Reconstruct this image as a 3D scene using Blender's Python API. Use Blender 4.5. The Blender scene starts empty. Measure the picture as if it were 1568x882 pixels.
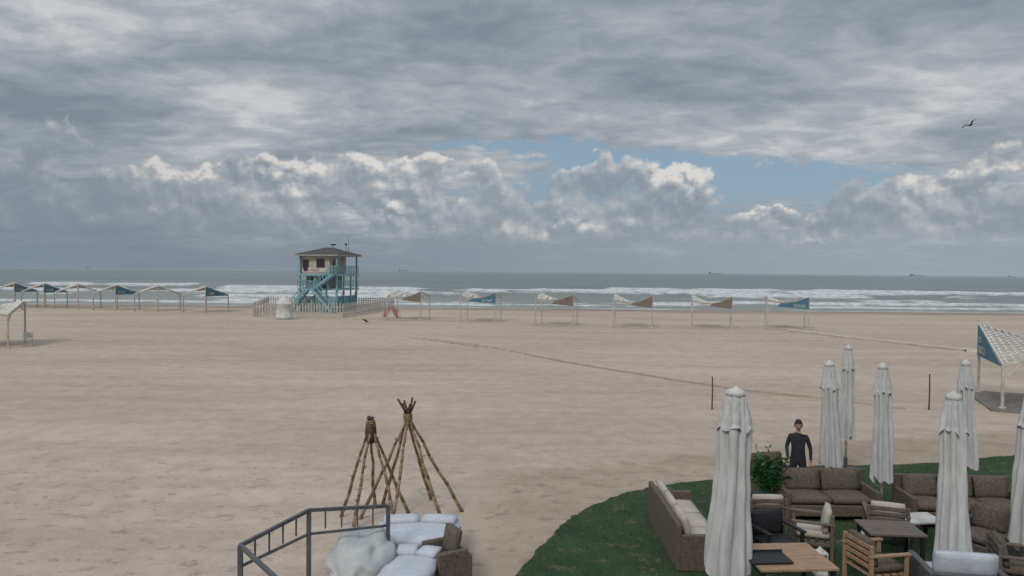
import bpy, bmesh, math, random
import numpy as np
from mathutils import Vector, Matrix, noise as mnoise
random.seed(7); np.random.seed(7)
scene = bpy.context.scene
COL = scene.collection
R = math.radians

def s2l(c):
    o=[]
    for v in c:
        v=v/255.0
        o.append(v/12.92 if v<=0.04045 else ((v+0.055)/1.055)**2.4)
    return tuple(o)

# ---------------------------------------------------------------- numpy noise
def vnoise(x,y,seed=0):
    x=np.asarray(x,float); y=np.asarray(y,float)
    xi=np.floor(x).astype(np.int64); yi=np.floor(y).astype(np.int64)
    fx=x-xi; fy=y-yi
    fx=fx*fx*(3-2*fx); fy=fy*fy*(3-2*fy)
    def h(a,b):
        n=(a*374761393+b*668265263+seed*1442695)&0x7fffffff
        n=((n^(n>>13))*1274126177)&0x7fffffff
        n=(n^(n>>16))&0xffff
        return n/65535.0
    return (h(xi,yi)*(1-fx)+h(xi+1,yi)*fx)*(1-fy)+(h(xi,yi+1)*(1-fx)+h(xi+1,yi+1)*fx)*fy
def fbm(x,y,seed=0,o=4):
    a=0.5;t=0;n=0
    for i in range(o):
        t=t+a*vnoise(x*2**i,y*2**i,seed+i*17); n+=a; a*=0.5
    return t/n

# ---------------------------------------------------------------- materials
def new_mat(name):
    m=bpy.data.materials.new(name); m.use_nodes=True
    nt=m.node_tree; b=nt.nodes['Principled BSDF']
    return m,nt,b
def pmat(name,col,rough=0.7,var=0.15,scale=6.0,bump=0.0,bscale=40.0,spec=0.3,stretch=(1,1,1),metal=0.0,dirt=None):
    m,nt,b=new_mat(name)
    tc=nt.nodes.new('ShaderNodeTexCoord'); mp=nt.nodes.new('ShaderNodeMapping')
    mp.inputs['Scale'].default_value=stretch
    nt.links.new(tc.outputs['Object'],mp.inputs['Vector'])
    n=nt.nodes.new('ShaderNodeTexNoise'); n.inputs['Scale'].default_value=scale; n.inputs['Detail'].default_value=5; n.inputs['Roughness'].default_value=0.65
    nt.links.new(mp.outputs[0],n.inputs['Vector'])
    r=nt.nodes.new('ShaderNodeValToRGB')
    lo=tuple(max(0,c*(1-var*1.6)) for c in col); hi=tuple(min(1,c*(1+var)) for c in col)
    if dirt: lo=dirt
    r.color_ramp.elements[0].position=0.3; r.color_ramp.elements[0].color=(*lo,1)
    r.color_ramp.elements[1].position=0.68; r.color_ramp.elements[1].color=(*hi,1)
    nt.links.new(n.outputs['Fac'],r.inputs['Fac']); nt.links.new(r.outputs['Color'],b.inputs['Base Color'])
    b.inputs['Roughness'].default_value=rough
    b.inputs['Specular IOR Level'].default_value=spec
    b.inputs['Metallic'].default_value=metal
    if bump>0:
        n2=nt.nodes.new('ShaderNodeTexNoise'); n2.inputs['Scale'].default_value=bscale; n2.inputs['Detail'].default_value=3
        nt.links.new(mp.outputs[0],n2.inputs['Vector'])
        bp=nt.nodes.new('ShaderNodeBump'); bp.inputs['Strength'].default_value=bump; bp.inputs['Distance'].default_value=0.02
        nt.links.new(n2.outputs['Fac'],bp.inputs['Height']); nt.links.new(bp.outputs[0],b.inputs['Normal'])
    return m

M_whitepaint=pmat('white_paint',(0.62,0.61,0.58),0.55,0.1,3,dirt=(0.45,0.43,0.39))
M_post=pmat('weathered_white_post',(0.50,0.48,0.44),0.7,0.15,4,dirt=(0.33,0.29,0.24))
M_cream=pmat('cream_fabric',(0.58,0.55,0.48),0.9,0.12,2,bump=0.3)
M_brown=pmat('brown_fabric',(0.215,0.175,0.145),0.9,0.15,3,bump=0.3)
M_blue=pmat('blue_banner',(0.075,0.18,0.25),0.7,0.12,2)
M_teal=pmat('teal_paint',(0.22,0.40,0.44),0.6,0.15,3)
M_wall=pmat('cream_wall_paint',(0.50,0.48,0.42),0.7,0.1,2,dirt=(0.38,0.36,0.31))
M_wall2=pmat('grey_wall_paint',(0.34,0.34,0.32),0.7,0.1,2)
M_roof=pmat('dark_roof',(0.085,0.08,0.082),0.8,0.2,3,bump=0.4)
M_glass=pmat('dark_window',(0.035,0.035,0.04),0.2,0.1,2,spec=0.5)
M_red=pmat('red_letters',(0.50,0.10,0.10),0.7,0.1,5)
M_pink=pmat('faded_red_plastic',(0.40,0.20,0.19),0.6,0.2,5)
M_black=pmat('black_metal',(0.022,0.022,0.025),0.5,0.2,6)
M_grey=pmat('grey_metal',(0.12,0.12,0.13),0.5,0.2,6,metal=0.3)
M_umb=pmat('white_umbrella_cloth',(0.55,0.55,0.54),0.9,0.08,3,bump=0.35,bscale=18,stretch=(3,3,0.6),dirt=(0.41,0.41,0.40))
M_cush=pmat('cream_cushion',(0.44,0.39,0.33),0.9,0.08,4,bump=0.4,bscale=9)
M_white=pmat('white_cushion',(0.50,0.53,0.58),0.9,0.1,3,bump=0.7,bscale=7)
M_wicker=pmat('brown_wicker',(0.15,0.118,0.092),0.8,0.3,22,bump=0.9,bscale=90)
M_wood=pmat('warm_wood',(0.36,0.23,0.145),0.6,0.18,6,bump=0.2,stretch=(1,8,1))
M_branch=pmat('dry_branch_wood',(0.27,0.19,0.12),0.85,0.35,14,bump=0.5)
M_branchd=pmat('dark_branch_tip',(0.09,0.06,0.045),0.85,0.3,14)
M_skin=pmat('skin',(0.38,0.23,0.16),0.6,0.06,8)
M_hair=pmat('dark_hair',(0.02,0.015,0.012),0.6,0.2,60)
M_cloth=pmat('black_clothing',(0.028,0.03,0.036),0.9,0.25,10)
M_shoe=pmat('grey_shoes',(0.12,0.12,0.12),0.7,0.2,10)
M_ship=pmat('hazy_ship_paint',(0.24,0.27,0.30),0.8,0.1,0.02)
M_bird=pmat('black_feathers',(0.02,0.02,0.022),0.7,0.2,30)
M_leaf=pmat('green_leaves',(0.035,0.11,0.035),0.6,0.5,5)
M_conc=pmat('concrete_pad',(0.20,0.17,0.15),0.9,0.2,3,bump=0.4)
M_path=pmat('pale_walkway',(0.50,0.45,0.38),0.9,0.15,2,bump=0.5)

# ---------------------------------------------------------------- mesh helpers
class MB:
    def __init__(s): s.v=[]; s.f=[]
    def add(s,vs,fs):
        o=len(s.v); s.v+= [tuple(v) for v in vs]; s.f+=[tuple(i+o for i in f) for f in fs]
    def box(s,c,d,rot=0.0,mat=None):
        x,y,z=(k/2 for k in d)
        vs=[Vector((a*x,b*y,e*z)) for e in(-1,1) for b in(-1,1) for a in(-1,1)]
        m=mat if mat else Matrix.Rotation(rot,3,'Z')
        vs=[m@v+Vector(c) for v in vs]
        s.add(vs,[(0,2,3,1),(4,5,7,6),(0,1,5,4),(2,6,7,3),(0,4,6,2),(1,3,7,5)])
    def beam(s,a,b,w,h=None):
        a=Vector(a);b=Vector(b);h=h or w
        d=(b-a); L=d.length
        q=d.to_track_quat('Y','Z').to_matrix()
        s.box((a+b)/2,(w,L,h),mat=q)
    def cyl(s,a,b,r0,r1=None,n=10,cap=True):
        a=Vector(a);b=Vector(b); r1=r0 if r1 is None else r1
        q=(b-a).to_track_quat('Z','Y').to_matrix()
        vs=[]
        for p,r in((a,r0),(b,r1)):
            for i in range(n):
                t=2*math.pi*i/n
                vs.append(p+q@Vector((r*math.cos(t),r*math.sin(t),0)))
        fs=[(i,(i+1)%n,n+(i+1)%n,n+i) for i in range(n)]
        if cap: fs+=[tuple(range(n))[::-1],tuple(range(n,2*n))]
        s.add(vs,fs)
    def tube(s,pts,r,n=8):
        for i in range(len(pts)-1):
            ra=r[i] if isinstance(r,list) else r; rb=r[i+1] if isinstance(r,list) else r
            s.cyl(pts[i],pts[i+1],ra,rb,n)
    def rev(s,prof,n=24,c=(0,0,0),fold=0.0,k=8,ph=0.0,tw=0.0,top=True):
        vs=[]
        for j,(z,r) in enumerate(prof):
            for i in range(n):
                t=2*math.pi*i/n
                rr=r*(1+fold*math.cos(k*t+ph+tw*z))
                vs.append((c[0]+rr*math.cos(t),c[1]+rr*math.sin(t),c[2]+z))
        fs=[]
        for j in range(len(prof)-1):
            for i in range(n):
                fs.append((j*n+i,j*n+(i+1)%n,(j+1)*n+(i+1)%n,(j+1)*n+i))
        if top: fs.append(tuple(range((len(prof)-1)*n,len(prof)*n))); fs.append(tuple(range(n))[::-1])
        s.add(vs,fs)
    def obj(s,name,mat,parent=None,bevel=0.0,smooth=False,sub=0):
        me=bpy.data.meshes.new(name); me.from_pydata(s.v,[],s.f); me.update()
        me.materials.append(mat)
        ob=bpy.data.objects.new(name,me); COL.objects.link(ob)
        bm=bmesh.new(); bm.from_mesh(me); bmesh.ops.recalc_face_normals(bm,faces=bm.faces); bm.to_mesh(me); bm.free()
        if smooth:
            for p in me.polygons: p.use_smooth=True
        if bevel>0:
            md=ob.modifiers.new('bevel','BEVEL'); md.width=bevel; md.segments=2; md.limit_method='ANGLE'
        if sub:
            md=ob.modifiers.new('sub','SUBSURF'); md.levels=sub; md.render_levels=sub
        if parent: ob.parent=parent
        return ob
def empty(name,loc=(0,0,0),rot=0.0):
    e=bpy.data.objects.new(name,None); e.location=loc; e.rotation_euler=(0,0,rot); e.empty_display_size=0.3
    COL.objects.link(e); return e

def grid_obj(name,xs,ys,Z,mat,attrs=None):
    nx=len(xs); ny=len(ys)
    X,Y=np.meshgrid(xs,ys)
    co=np.stack([X,Y,Z],-1).reshape(-1,3)
    idx=np.arange(nx*ny).reshape(ny,nx)
    q=np.stack([idx[:-1,:-1],idx[:-1,1:],idx[1:,1:],idx[1:,:-1]],-1).reshape(-1,4)
    me=bpy.data.meshes.new(name)
    me.vertices.add(len(co)); me.vertices.foreach_set('co',co.ravel())
    me.loops.add(len(q)*4); me.loops.foreach_set('vertex_index',q.ravel())
    me.polygons.add(len(q)); me.polygons.foreach_set('loop_start',np.arange(len(q))*4)
    me.polygons.foreach_set('use_smooth',np.ones(len(q),bool))
    me.update(calc_edges=True); me.validate()
    if attrs:
        for k,a in attrs.items():
            at=me.attributes.new(k,'FLOAT','POINT'); at.data.foreach_set('value',np.asarray(a,float).ravel())
    me.materials.append(mat)
    ob=bpy.data.objects.new(name,me); COL.objects.link(ob); return ob

def spaced(lo,hi,step,far,g=1.25):
    a=list(np.arange(lo,hi+step*0.5,step))
    s=step; v=a[-1]
    while v<far: s*=g; v+=s; a.append(v)
    return a

# ---------------------------------------------------------------- sand
def shore_drop(Y):
    t=np.clip((Y-88)/60.0,0,None)
    return -2.0*np.clip(t,0,1)**1.3
ys=np.array([-4000,-1000,-300,-100,-40,-15]+spaced(-5,62,0.25,26000,1.13))
half=spaced(0,42,0.28,26000,1.2)
xs=np.array([-v for v in half[::-1][:-1]]+half)
X,Y=np.meshgrid(xs,ys)
und=(fbm(X*0.12,Y*0.2,3,3)-0.5)*0.14+(fbm(X*0.7,Y*1.1,9,3)-0.5)*0.04
dents=np.clip(vnoise(X*1.9,Y*1.9,21)-0.70,0,1)*0.10
Z=und-dents*np.clip(1.1-Y/38,0,1)
Z=Z*np.clip((120-np.abs(Y))/60,0,1)+shore_drop(Y)-0.03
m,nt,b=new_mat('beach_sand')
N=nt.nodes; L=nt.links
geo=N.new('ShaderNodeNewGeometry')
def nz(scale,det=5,rough=0.6,vec=None,stretch=None,dist=0.0):
    n=N.new('ShaderNodeTexNoise'); n.noise_dimensions='2D'; n.inputs['Scale'].default_value=scale; n.inputs['Detail'].default_value=det; n.inputs['Roughness'].default_value=rough; n.inputs['Distortion'].default_value=dist
    v=vec or geo.outputs['Position']
    if stretch:
        mp=N.new('ShaderNodeMapping'); mp.inputs['Scale'].default_value=stretch; L.new(v,mp.inputs['Vector']); v=mp.outputs[0]
    L.new(v,n.inputs['Vector']); return n.outputs['Fac']
def ramp(fac,stops):
    r=N.new('ShaderNodeValToRGB')
    e=r.color_ramp.elements
    while len(e)<len(stops): e.new(0.5)
    for i,(p,c) in enumerate(stops):
        e[i].position=p; e[i].color=(*c,1) if len(c)==3 else c
    L.new(fac,r.inputs['Fac']); return r.outputs['Color']
def mixc(f,a,b_,mode='MIX'):
    mx=N.new('ShaderNodeMix'); mx.data_type='RGBA'; mx.blend_type=mode
    for s,v in ((0,f),(6,a),(7,b_)):
        if hasattr(v,'is_output'): L.new(v,mx.inputs[s])
        elif s==0: mx.inputs[0].default_value=v
        else: mx.inputs[s].default_value=(*v,1)
    return mx.outputs[2]
def mm(op,a,b_=None,c=None,clamp=False):
    n=N.new('ShaderNodeMath'); n.operation=op; n.use_clamp=clamp
    for i,v in enumerate((a,b_,c)):
        if v is None: continue
        if hasattr(v,'is_output'): L.new(v,n.inputs[i])
        else: n.inputs[i].default_value=v
    return n.outputs[0]
c1=ramp(nz(0.10,5,0.6,stretch=(0.5,1.6,1)),[(0.3,(0.435,0.355,0.288)),(0.7,(0.525,0.437,0.360))])
c2=ramp(nz(1.4,5,0.7),[(0.3,(0.86,0.855,0.85)),(0.65,(1.04,1.04,1.04))])
c=mixc(1.0,c1,c2,'MULTIPLY')
c3=ramp(nz(60,3,0.7),[(0.25,(0.82,0.82,0.82)),(0.7,(1.1,1.1,1.1))])
c=mixc(1.0,c,c3,'MULTIPLY')
sx=N.new('ShaderNodeSeparateXYZ'); L.new(geo.outputs['Position'],sx.inputs[0])
trk=ramp(nz(0.9,4,0.6,stretch=(0.06,1.0,1)),[(0.42,(0.91,0.90,0.89)),(0.56,(1.02,1.02,1.02))])
c=mixc(0.55,c,mixc(1.0,c,trk,'MULTIPLY'))
yw=mm('ADD',sx.outputs[1],mm('MULTIPLY',nz(0.08,3),14.0))
wet=N.new('ShaderNodeMapRange'); wet.interpolation_type='SMOOTHSTEP'; L.new(yw,wet.inputs[0]); wet.inputs[1].default_value=94; wet.inputs[2].default_value=109
c=mixc(wet.outputs[0],c,mixc(1.0,c,(0.66,0.64,0.64),'MULTIPLY'))
near=N.new('ShaderNodeMapRange'); L.new(sx.outputs[1],near.inputs[0]); near.inputs[1].default_value=26; near.inputs[2].default_value=15
deb=mm('MULTIPLY',near.outputs[0],mm('GREATER_THAN',nz(3.0,4,0.75,stretch=(0.6,1,1)),0.61))
c=mixc(mm('MULTIPLY',deb,0.5),c,(0.24,0.19,0.15))
q1=mm('ADD',sx.outputs[1],mm('MULTIPLY',nz(1.2,3),1.6)); 
rk=N.new('ShaderNodeMapRange'); L.new(mm('ADD',q1,mm('MULTIPLY',sx.outputs[0],-0.35)),rk.inputs[0]); rk.inputs[1].default_value=19.0; rk.inputs[2].default_value=18.3
rk2=N.new('ShaderNodeMapRange'); L.new(mm('ADD',sx.outputs[0],mm('MULTIPLY',nz(1.4,3),1.2)),rk2.inputs[0]); rk2.inputs[1].default_value=-0.6; rk2.inputs[2].default_value=0.6
c=mixc(mm('MULTIPLY',mm('MULTIPLY',rk.outputs[0],rk2.outputs[0]),0.8),c,mixc(1.0,c,(0.80,0.77,0.74),'MULTIPLY'))
L.new(c,b.inputs['Base Color']); b.inputs['Roughness'].default_value=0.95; b.inputs['Specular IOR Level'].default_value=0.1
hb=mm('ADD',mm('MULTIPLY',nz(2.2,4,0.65),1.0),mm('MULTIPLY',nz(22,3,0.6),0.15))
bp=N.new('ShaderNodeBump'); bp.inputs['Distance'].default_value=0.08
bs=N.new('ShaderNodeMapRange'); L.new(sx.outputs[1],bs.inputs[0]); bs.inputs[1].default_value=12; bs.inputs[2].default_value=40; bs.inputs[3].default_value=0.5; bs.inputs[4].default_value=0.28
L.new(bs.outputs[0],bp.inputs['Strength'])
L.new(hb,bp.inputs['Height']); L.new(bp.outputs[0],b.inputs['Normal'])
grid_obj('sand_beach_ground',xs,ys,Z,m)

# ---------------------------------------------------------------- sea
SEA=-0.55
ys=np.array(spaced(99,270,0.8,26000,1.10)); 
half=spaced(0,195,1.1,26000,1.25); xs=np.array([-v for v in half[::-1][:-1]]+half)
X,Y=np.meshgrid(xs,ys)
foam=np.zeros_like(X); Zs=np.zeros_like(X)
def gauss(d,w): return np.exp(-(d/w)**2)
lines=[(107.5,0.12,1.6,0.36,1),(116,0.35,2.2,0.34,2),(128,0.55,2.9,0.40,3),(144,0.75,3.6,0.46,4),(166,0.95,5.0,0.42,5),(196,1.1,6.5,0.47,6),(232,0.9,8.0,0.58,7)]
for (y0,amp,wd,thr,sd) in lines:
    wob=(fbm(X*0.015,X*0+sd*3.3,sd,3)-0.5)*wd*5.0+(fbm(X*0.07,X*0+sd,sd+40,3)-0.5)*wd*2.0
    d=Y-(y0+wob)
    inten=np.clip((fbm(X*0.028+sd*7,Y*0+sd,sd+80,4)-thr+0.10+0.05*np.clip(X/60,0,1))*5,0,1)
    prof=np.where(d<0,gauss(d,wd*0.4),gauss(d,wd*1.1))
    Zs+=amp*prof*(0.35+0.65*inten)
    br=np.where(d<0,gauss(d,wd*0.8),gauss(d,wd*0.22))
    foam=np.maximum(foam,br*inten)
foam=np.maximum(foam,0.40*np.clip(1-np.abs(Y-116)/22,0,1)*(0.25+0.9*fbm(X*0.04,Y*0.3,77,3)))
Zs+=(fbm(X*0.05,Y*0.14,31,3)-0.5)*0.6*np.clip((Y-108)/30,0,1)*np.clip((900-Y)/600,0,1)
m,nt,b=new_mat('sea_water'); N=nt.nodes; L=nt.links
geo=N.new('ShaderNodeNewGeometry')
at=N.new('ShaderNodeAttribute'); at.attribute_name='foam'
sx=N.new('ShaderNodeSeparateXYZ'); L.new(geo.outputs['Position'],sx.inputs[0])
fn=nz(0.55,6,0.72,stretch=(0.35,1.0,1)); 
fm=N.new('ShaderNodeMapRange'); fm.interpolation_type='SMOOTHSTEP'
L.new(mm('ADD',at.outputs['Fac'],mm('MULTIPLY',mm('SUBTRACT',fn,0.5),1.5)),fm.inputs[0]); fm.inputs[1].default_value=0.38; fm.inputs[2].default_value=0.86
caps=mm('MULTIPLY',mm('GREATER_THAN',nz(0.09,5,0.7,stretch=(0.35,1.3,1)),0.68),0.3)
farf=N.new('ShaderNodeMapRange'); L.new(sx.outputs[1],farf.inputs[0]); farf.inputs[1].default_value=500; farf.inputs[2].default_value=250
foamf=mm('MAXIMUM',mm('MULTIPLY',fm.outputs[0],0.82),mm('MULTIPLY',caps,farf.outputs[0]))
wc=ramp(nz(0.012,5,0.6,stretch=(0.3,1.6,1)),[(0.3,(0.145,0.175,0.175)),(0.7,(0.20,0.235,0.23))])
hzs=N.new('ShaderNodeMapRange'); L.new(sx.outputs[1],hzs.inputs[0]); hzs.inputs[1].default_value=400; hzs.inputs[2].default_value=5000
wc=mixc(mm('MULTIPLY',hzs.outputs[0],0.6),wc,(0.31,0.345,0.37))  # aerial haze painted into the water's base colour, growing with distance
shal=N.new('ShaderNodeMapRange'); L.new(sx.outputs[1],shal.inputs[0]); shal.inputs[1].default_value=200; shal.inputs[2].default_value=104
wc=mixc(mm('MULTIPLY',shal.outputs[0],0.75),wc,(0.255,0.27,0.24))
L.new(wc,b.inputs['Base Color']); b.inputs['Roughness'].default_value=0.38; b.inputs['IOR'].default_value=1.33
hb=mm('ADD',nz(0.35,5,0.7,stretch=(0.45,1.0,1)),mm('MULTIPLY',nz(0.05,4,0.6,stretch=(0.4,1.2,1)),3.0))
bp=N.new('ShaderNodeBump'); bp.inputs['Strength'].default_value=0.7; bp.inputs['Distance'].default_value=0.7
L.new(hb,bp.inputs['Height']); L.new(bp.outputs[0],b.inputs['Normal'])
fo=N.new('ShaderNodeBsdfDiffuse'); fo.inputs[0].default_value=(0.72,0.73,0.73,1)
L.new(ramp(nz(1.3,4,0.7,stretch=(0.5,1,1)),[(0.3,(0.42,0.44,0.45)),(0.6,(0.70,0.71,0.71))]),fo.inputs[0])
ms=N.new('ShaderNodeMixShader'); L.new(foamf,ms.inputs[0]); L.new(b.outputs[0],ms.inputs[1]); L.new(fo.outputs[0],ms.inputs[2])
L.new(ms.outputs[0],N['Material Output'].inputs['Surface'])
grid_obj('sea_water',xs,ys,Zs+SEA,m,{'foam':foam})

# ---------------------------------------------------------------- beach shade canopies
def glyphs(mb,o,u,v,nrm,count,h,rs):
    o=Vector(o);u=Vector(u);v=Vector(v);nrm=Vector(nrm)
    t=0.0
    M3=Matrix((u,v,nrm)).transposed()
    for i in range(count):
        w=h*rs.uniform(0.5,0.8); th=h*0.18
        segs=[(w/2,h-th/2,w,th)]
        k=rs.random()
        if k<0.7: segs.append((w-th/2,h/2-th/2,th,h-th))
        if k>0.35: segs.append((th/2,h*0.35,th,h*0.7))
        if k>0.5 or k<0.2: segs.append((w/2,th/2,w*0.6,th))
        for(a,b_,c_,d_) in segs:
            mb.box(o+u*(t+a)+v*b_+nrm*(0.012+0.001*(len(mb.v)%5)),(c_,d_,0.004),mat=M3)
        t+=w+h*0.25
def canopy(x,y,rot,size=3.6,high=(1,3),panel=0,pmat_=None,lo=1.85,hi=2.95,near=False,depth=None,fabric=True,flat=False,mid=False):
    e=empty('beach_shade_canopy',(x,y,-0.03),rot)
    rs=random.Random(int(x*100))
    s=size/2; d=(depth or size)/2
    C=[(-s,-d),(s,-d),(s,d),(-s,d)]
    H=[hi if i in high else lo for i in range(4)]
    if mid: H=[2.45+rs.uniform(-.1,.1),2.95,2.35,2.95]
    mb=MB(); w=0.10
    for (cx,cy),h in zip(C,H): 
        mb.box((cx,cy,(h-0.1)/2),(w,w,h+0.1))
        mb.box((cx,cy,0.06),(w*2.2,w*2.2,0.14))
    mb.obj('posts',M_post,e,bevel=0.01)
    T=[Vector((cx,cy,h)) for (cx,cy),h in zip(C,H)]
    sag=0.50+rs.uniform(-0.08,0.1)
    def hp(a,b_):
        p=(T[0]*(1-a)+T[1]*a)*(1-b_)+(T[3]*(1-a)+T[2]*a)*b_
        if mid: p=p-Vector((0,0,sag*math.sin(math.pi*a)*(0.75+0.25*math.sin(math.pi*b_))))
        return p
    mb=MB()
    if mid:
        for bb in(0,1):
            for k in range(8): mb.beam(hp(k/8,bb),hp((k+1)/8,bb),0.07,0.08)
        mb.beam(T[0],T[3],0.08,0.10); mb.beam(T[1],T[2],0.08,0.10)
        for i,j,bb in((0,1,0),(1,0,0),(2,3,1),(3,2,1)):
            a=T[i]-Vector((0,0,0.7)); b_=T[i].lerp(T[j],0.2)-Vector((0,0,0.25)); mb.beam(a,b_,0.05,0.05)
        mb.beam((-s,-d,0.06),(s,-d,0.06),0.08,0.06)
    else:
        for i in range(4): mb.beam(T[i],T[(i+1)%4],0.08,0.10)
        for i in range(4):
            a=T[i].copy();b_=T[(i+1)%4].copy(); a.z=b_.z=lo
            if panel is not None and i==panel: mb.beam(a+Vector((0,0,-0.06)),b_+Vector((0,0,-0.06)),0.06,0.07)
        for i in (0,1,2,3):
            a=T[i].copy(); a.z=H[i]-0.55
            b_=T[(i+1)%4]; p=T[i].lerp(b_,0.16)
            mb.beam(a,p,0.05,0.05)
    mb.obj('frame_beams',M_whitepaint if near else M_post,e)
    mb=MB()
    n=17 if near else (7 if mid else 11)
    for i in range(n):
        a=(i+0.5)/n
        mb.beam(hp(a,0)+Vector((0,0,0.075)),hp(a,1)+Vector((0,0,0.075)),0.09 if (near or mid) else 0.12,0.025)
    if near:
        for i in range(13):
            a=(i+0.5)/13
            for k in range(6):
                mb.beam(hp(k/6,a)+Vector((0,0,0.105)),hp((k+1)/6,a)+Vector((0,0,0.105)),0.07,0.02)
    mb.obj('roof_slats',M_whitepaint if near else M_cream,e)
    if fabric and not near:
        mb=MB(); n=10; vs=[];fs=[]
        for j in range(n+1):
            for i in range(n+1):
                a=i/n; bb=j/n
                if flat: pa=a; pb=bb
                elif mid: pa=a*0.62+0.02*math.sin(bb*9); pb=0.10+bb*0.8
                else: pa=a*(1-bb*0.15); pb=0.12+bb*0.80
                p=hp(pa,pb); p.z+=0.10-0.12*math.sin(a*math.pi)*math.sin(bb*math.pi)+0.04*rs.random()
                vs.append(p)
        for j in range(n):
            for i in range(n): 
                q=j*(n+1)+i; fs.append((q,q+1,q+n+2,q+n+1))
        mb.add(vs,fs); mb.obj('shade_fabric',M_cream,e,smooth=True)
    if panel is not None and pmat_:
        a=T[panel];b_=T[(panel+1)%4]
        hiC,loC=(a,b_) if a.z>b_.z else (b_,a)
        u=(b_-a); u.z=0; u.normalize(); nrm=Vector((u.y,-u.x,0)); off=nrm*0.07; th=nrm*0.012
        if mid:
            base_z=hi-1.08
            foot=hiC.copy(); foot.z=base_z
            N_=8; pts=[foot]; 
            for k in range(N_+1): pts.append(hp(1-0.78*k/N_*(1 if pmat_==M_blue else 0.72),0))
            pts[-1].z=min(pts[-1].z,base_z+0.2)
            vs=[p+off for p in pts]+[p+off-th for p in pts]; n_=len(pts)
            fs=[(0,k,k+1) for k in range(1,n_-1)]+[(n_,n_+k+1,n_+k) for k in range(1,n_-1)]+[(k,(k+1)%n_,n_+(k+1)%n_,n_+k) for k in range(n_)]
            mb=MB(); mb.add(vs,fs); mb.obj('triangular_side_panel',pmat_,e)
            loC=Vector((loC.x,loC.y,base_z))
        else:
            foot=hiC.copy(); foot.z=lo-0.05
            lo2=loC.copy(); lo2.z-=0.05
            P=[hiC+off,foot+off,lo2+off]
            mb=MB()
            mb.add([p for p in P]+[p-th for p in P],[(0,1,2),(5,4,3),(0,3,4,1),(1,4,5,2),(2,5,3,0)])
            mb.obj('triangular_side_panel',pmat_,e)
        if pmat_==M_blue:
            mb=MB(); uv=(loC-foot); uv.z=0; uv.normalize()
            if near:
                glyphs(mb,foot+off+Vector((0,0,0.14))+uv*0.2,uv,(0,0,1),nrm,5,0.28,rs)
                glyphs(mb,foot+off+Vector((0,0,0.58))+uv*0.15,uv,(0,0,1),nrm,3,0.22,rs)
            else:
                glyphs(mb,foot+off+Vector((0,0,0.16))+uv*0.3,uv,(0,0,1),nrm,5,0.24,rs)
            mb.obj('panel_lettering',M_whitepaint,e)
    return e
for (px,yy,pc) in [(22,92,M_blue),(68,90.5,M_blue),(119,88.5,None),(178,86.5,M_blue),(241,85,None),(315,84,M_blue)]:
    bx=(px-784)/1100*yy
    view=math.atan2(-bx,yy)
    canopy(bx,yy,view-R(45)+random.uniform(-0.05,0.05),3.45,high=(1,3),panel=1 if pc else None,pmat_=pc,hi=2.95,lo=1.95)
for (px,yy,pc) in [(626,74,M_brown),(737,72,M_blue),(853,68.3,M_brown),(970,67,M_brown),(1090,66.3,M_brown),(1205,67,M_blue)]:
    bx=(px-784)/1100*yy
    canopy(bx,yy,R(-9)+math.atan2(-bx,yy)*0.25+random.uniform(-0.04,0.04),3.5,high=(1,3),panel=0,pmat_=pc,depth=3.3,lo=1.8,mid=True)
ang=math.atan2(-0.376,0.927)
cx=18.4+0.376*2.0+0.927*2.0; cy=26.8+0.927*2.0-0.376*2.0
canopy(cx,cy,ang,4.0,high=(1,3),panel=3,pmat_=M_blue,lo=1.72,hi=2.95,near=True)
pd=MB(); pd.box((cx,cy,0.0),(4.9,4.9,0.12),rot=ang); pd.obj('canopy_floor_pad',M_conc,None,bevel=0.02)
canopy(-33.3,45.2,R(20),3.6,high=(0,2),panel=None,lo=2.0,hi=2.7,flat=True)
ch=MB()
for dx in(-.22,.22):
    for dy in(-.2,.2): ch.box((dx,dy,0.22),(0.04,0.04,0.44))
ch.box((0,0,0.45),(0.5,0.46,0.04)); ch.box((0,0.22,0.72),(0.5,0.03,0.35)); ch.box((-.22,.22,.6),(.04,.04,.5)); ch.box((.22,.22,.6),(.04,.04,.5))
o=ch.obj('beach_chair',M_post,None,bevel=0.01); o.location=(-30.5,45.2,-0.02); o.rotation_euler=(0,0,0.5)

# ---------------------------------------------------------------- lifeguard tower
tw=empty('lifeguard_tower',(-22.45,88,-0.03),R(-15.5))
D=2.45
mb=MB()
for sx_ in(-1,1):
    for sy_ in(-1,1):
        mb.box((sx_*D,sy_*D,3.4),(0.17,0.17,6.8))
for sx_ in(-0.2,0.45): mb.box((sx_*D,-D,2.2),(0.14,0.14,4.4))
for sy_ in(-0.3,0.4): mb.box((D,sy_*D,2.2),(0.14,0.14,4.4))
mb.beam((-D,-D,2.7),(-0.2*D,-D,0.2),0.10,0.08); mb.beam((D,-D,0.2),(D,-0.3*D,2.7),0.08,0.1)
mb.beam((D,0.4*D,0.2),(D,D,2.7),0.08,0.1); mb.beam((-D,-D,0.3),(-D,D,2.6),0.08,0.1)
mb.obj('support_posts',M_teal,tw)
mb=MB()
for z,t in((2.8,0.2),(4.5,0.22)): mb.box((0,0,z-t/2),(2*D+0.5,2*D+0.5,t))
mb.obj('decks',M_teal,tw,bevel=0.02)
cw,cd=3.9,4.0; cx0=-0.55; cz0=4.52; chh=2.25; cy0=-0.25
mb=MB(); mb.box((cx0,cy0,cz0+chh/2),(cw,cd,chh)); 
mb.obj('cabin_walls',M_wall,tw,bevel=0.02)
mb=MB(); mb.box((cx0-0.1,0.1,3.64),(3.1,3.2,1.70)); mb.obj('lower_room_walls',M_wall2,tw)
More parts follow.
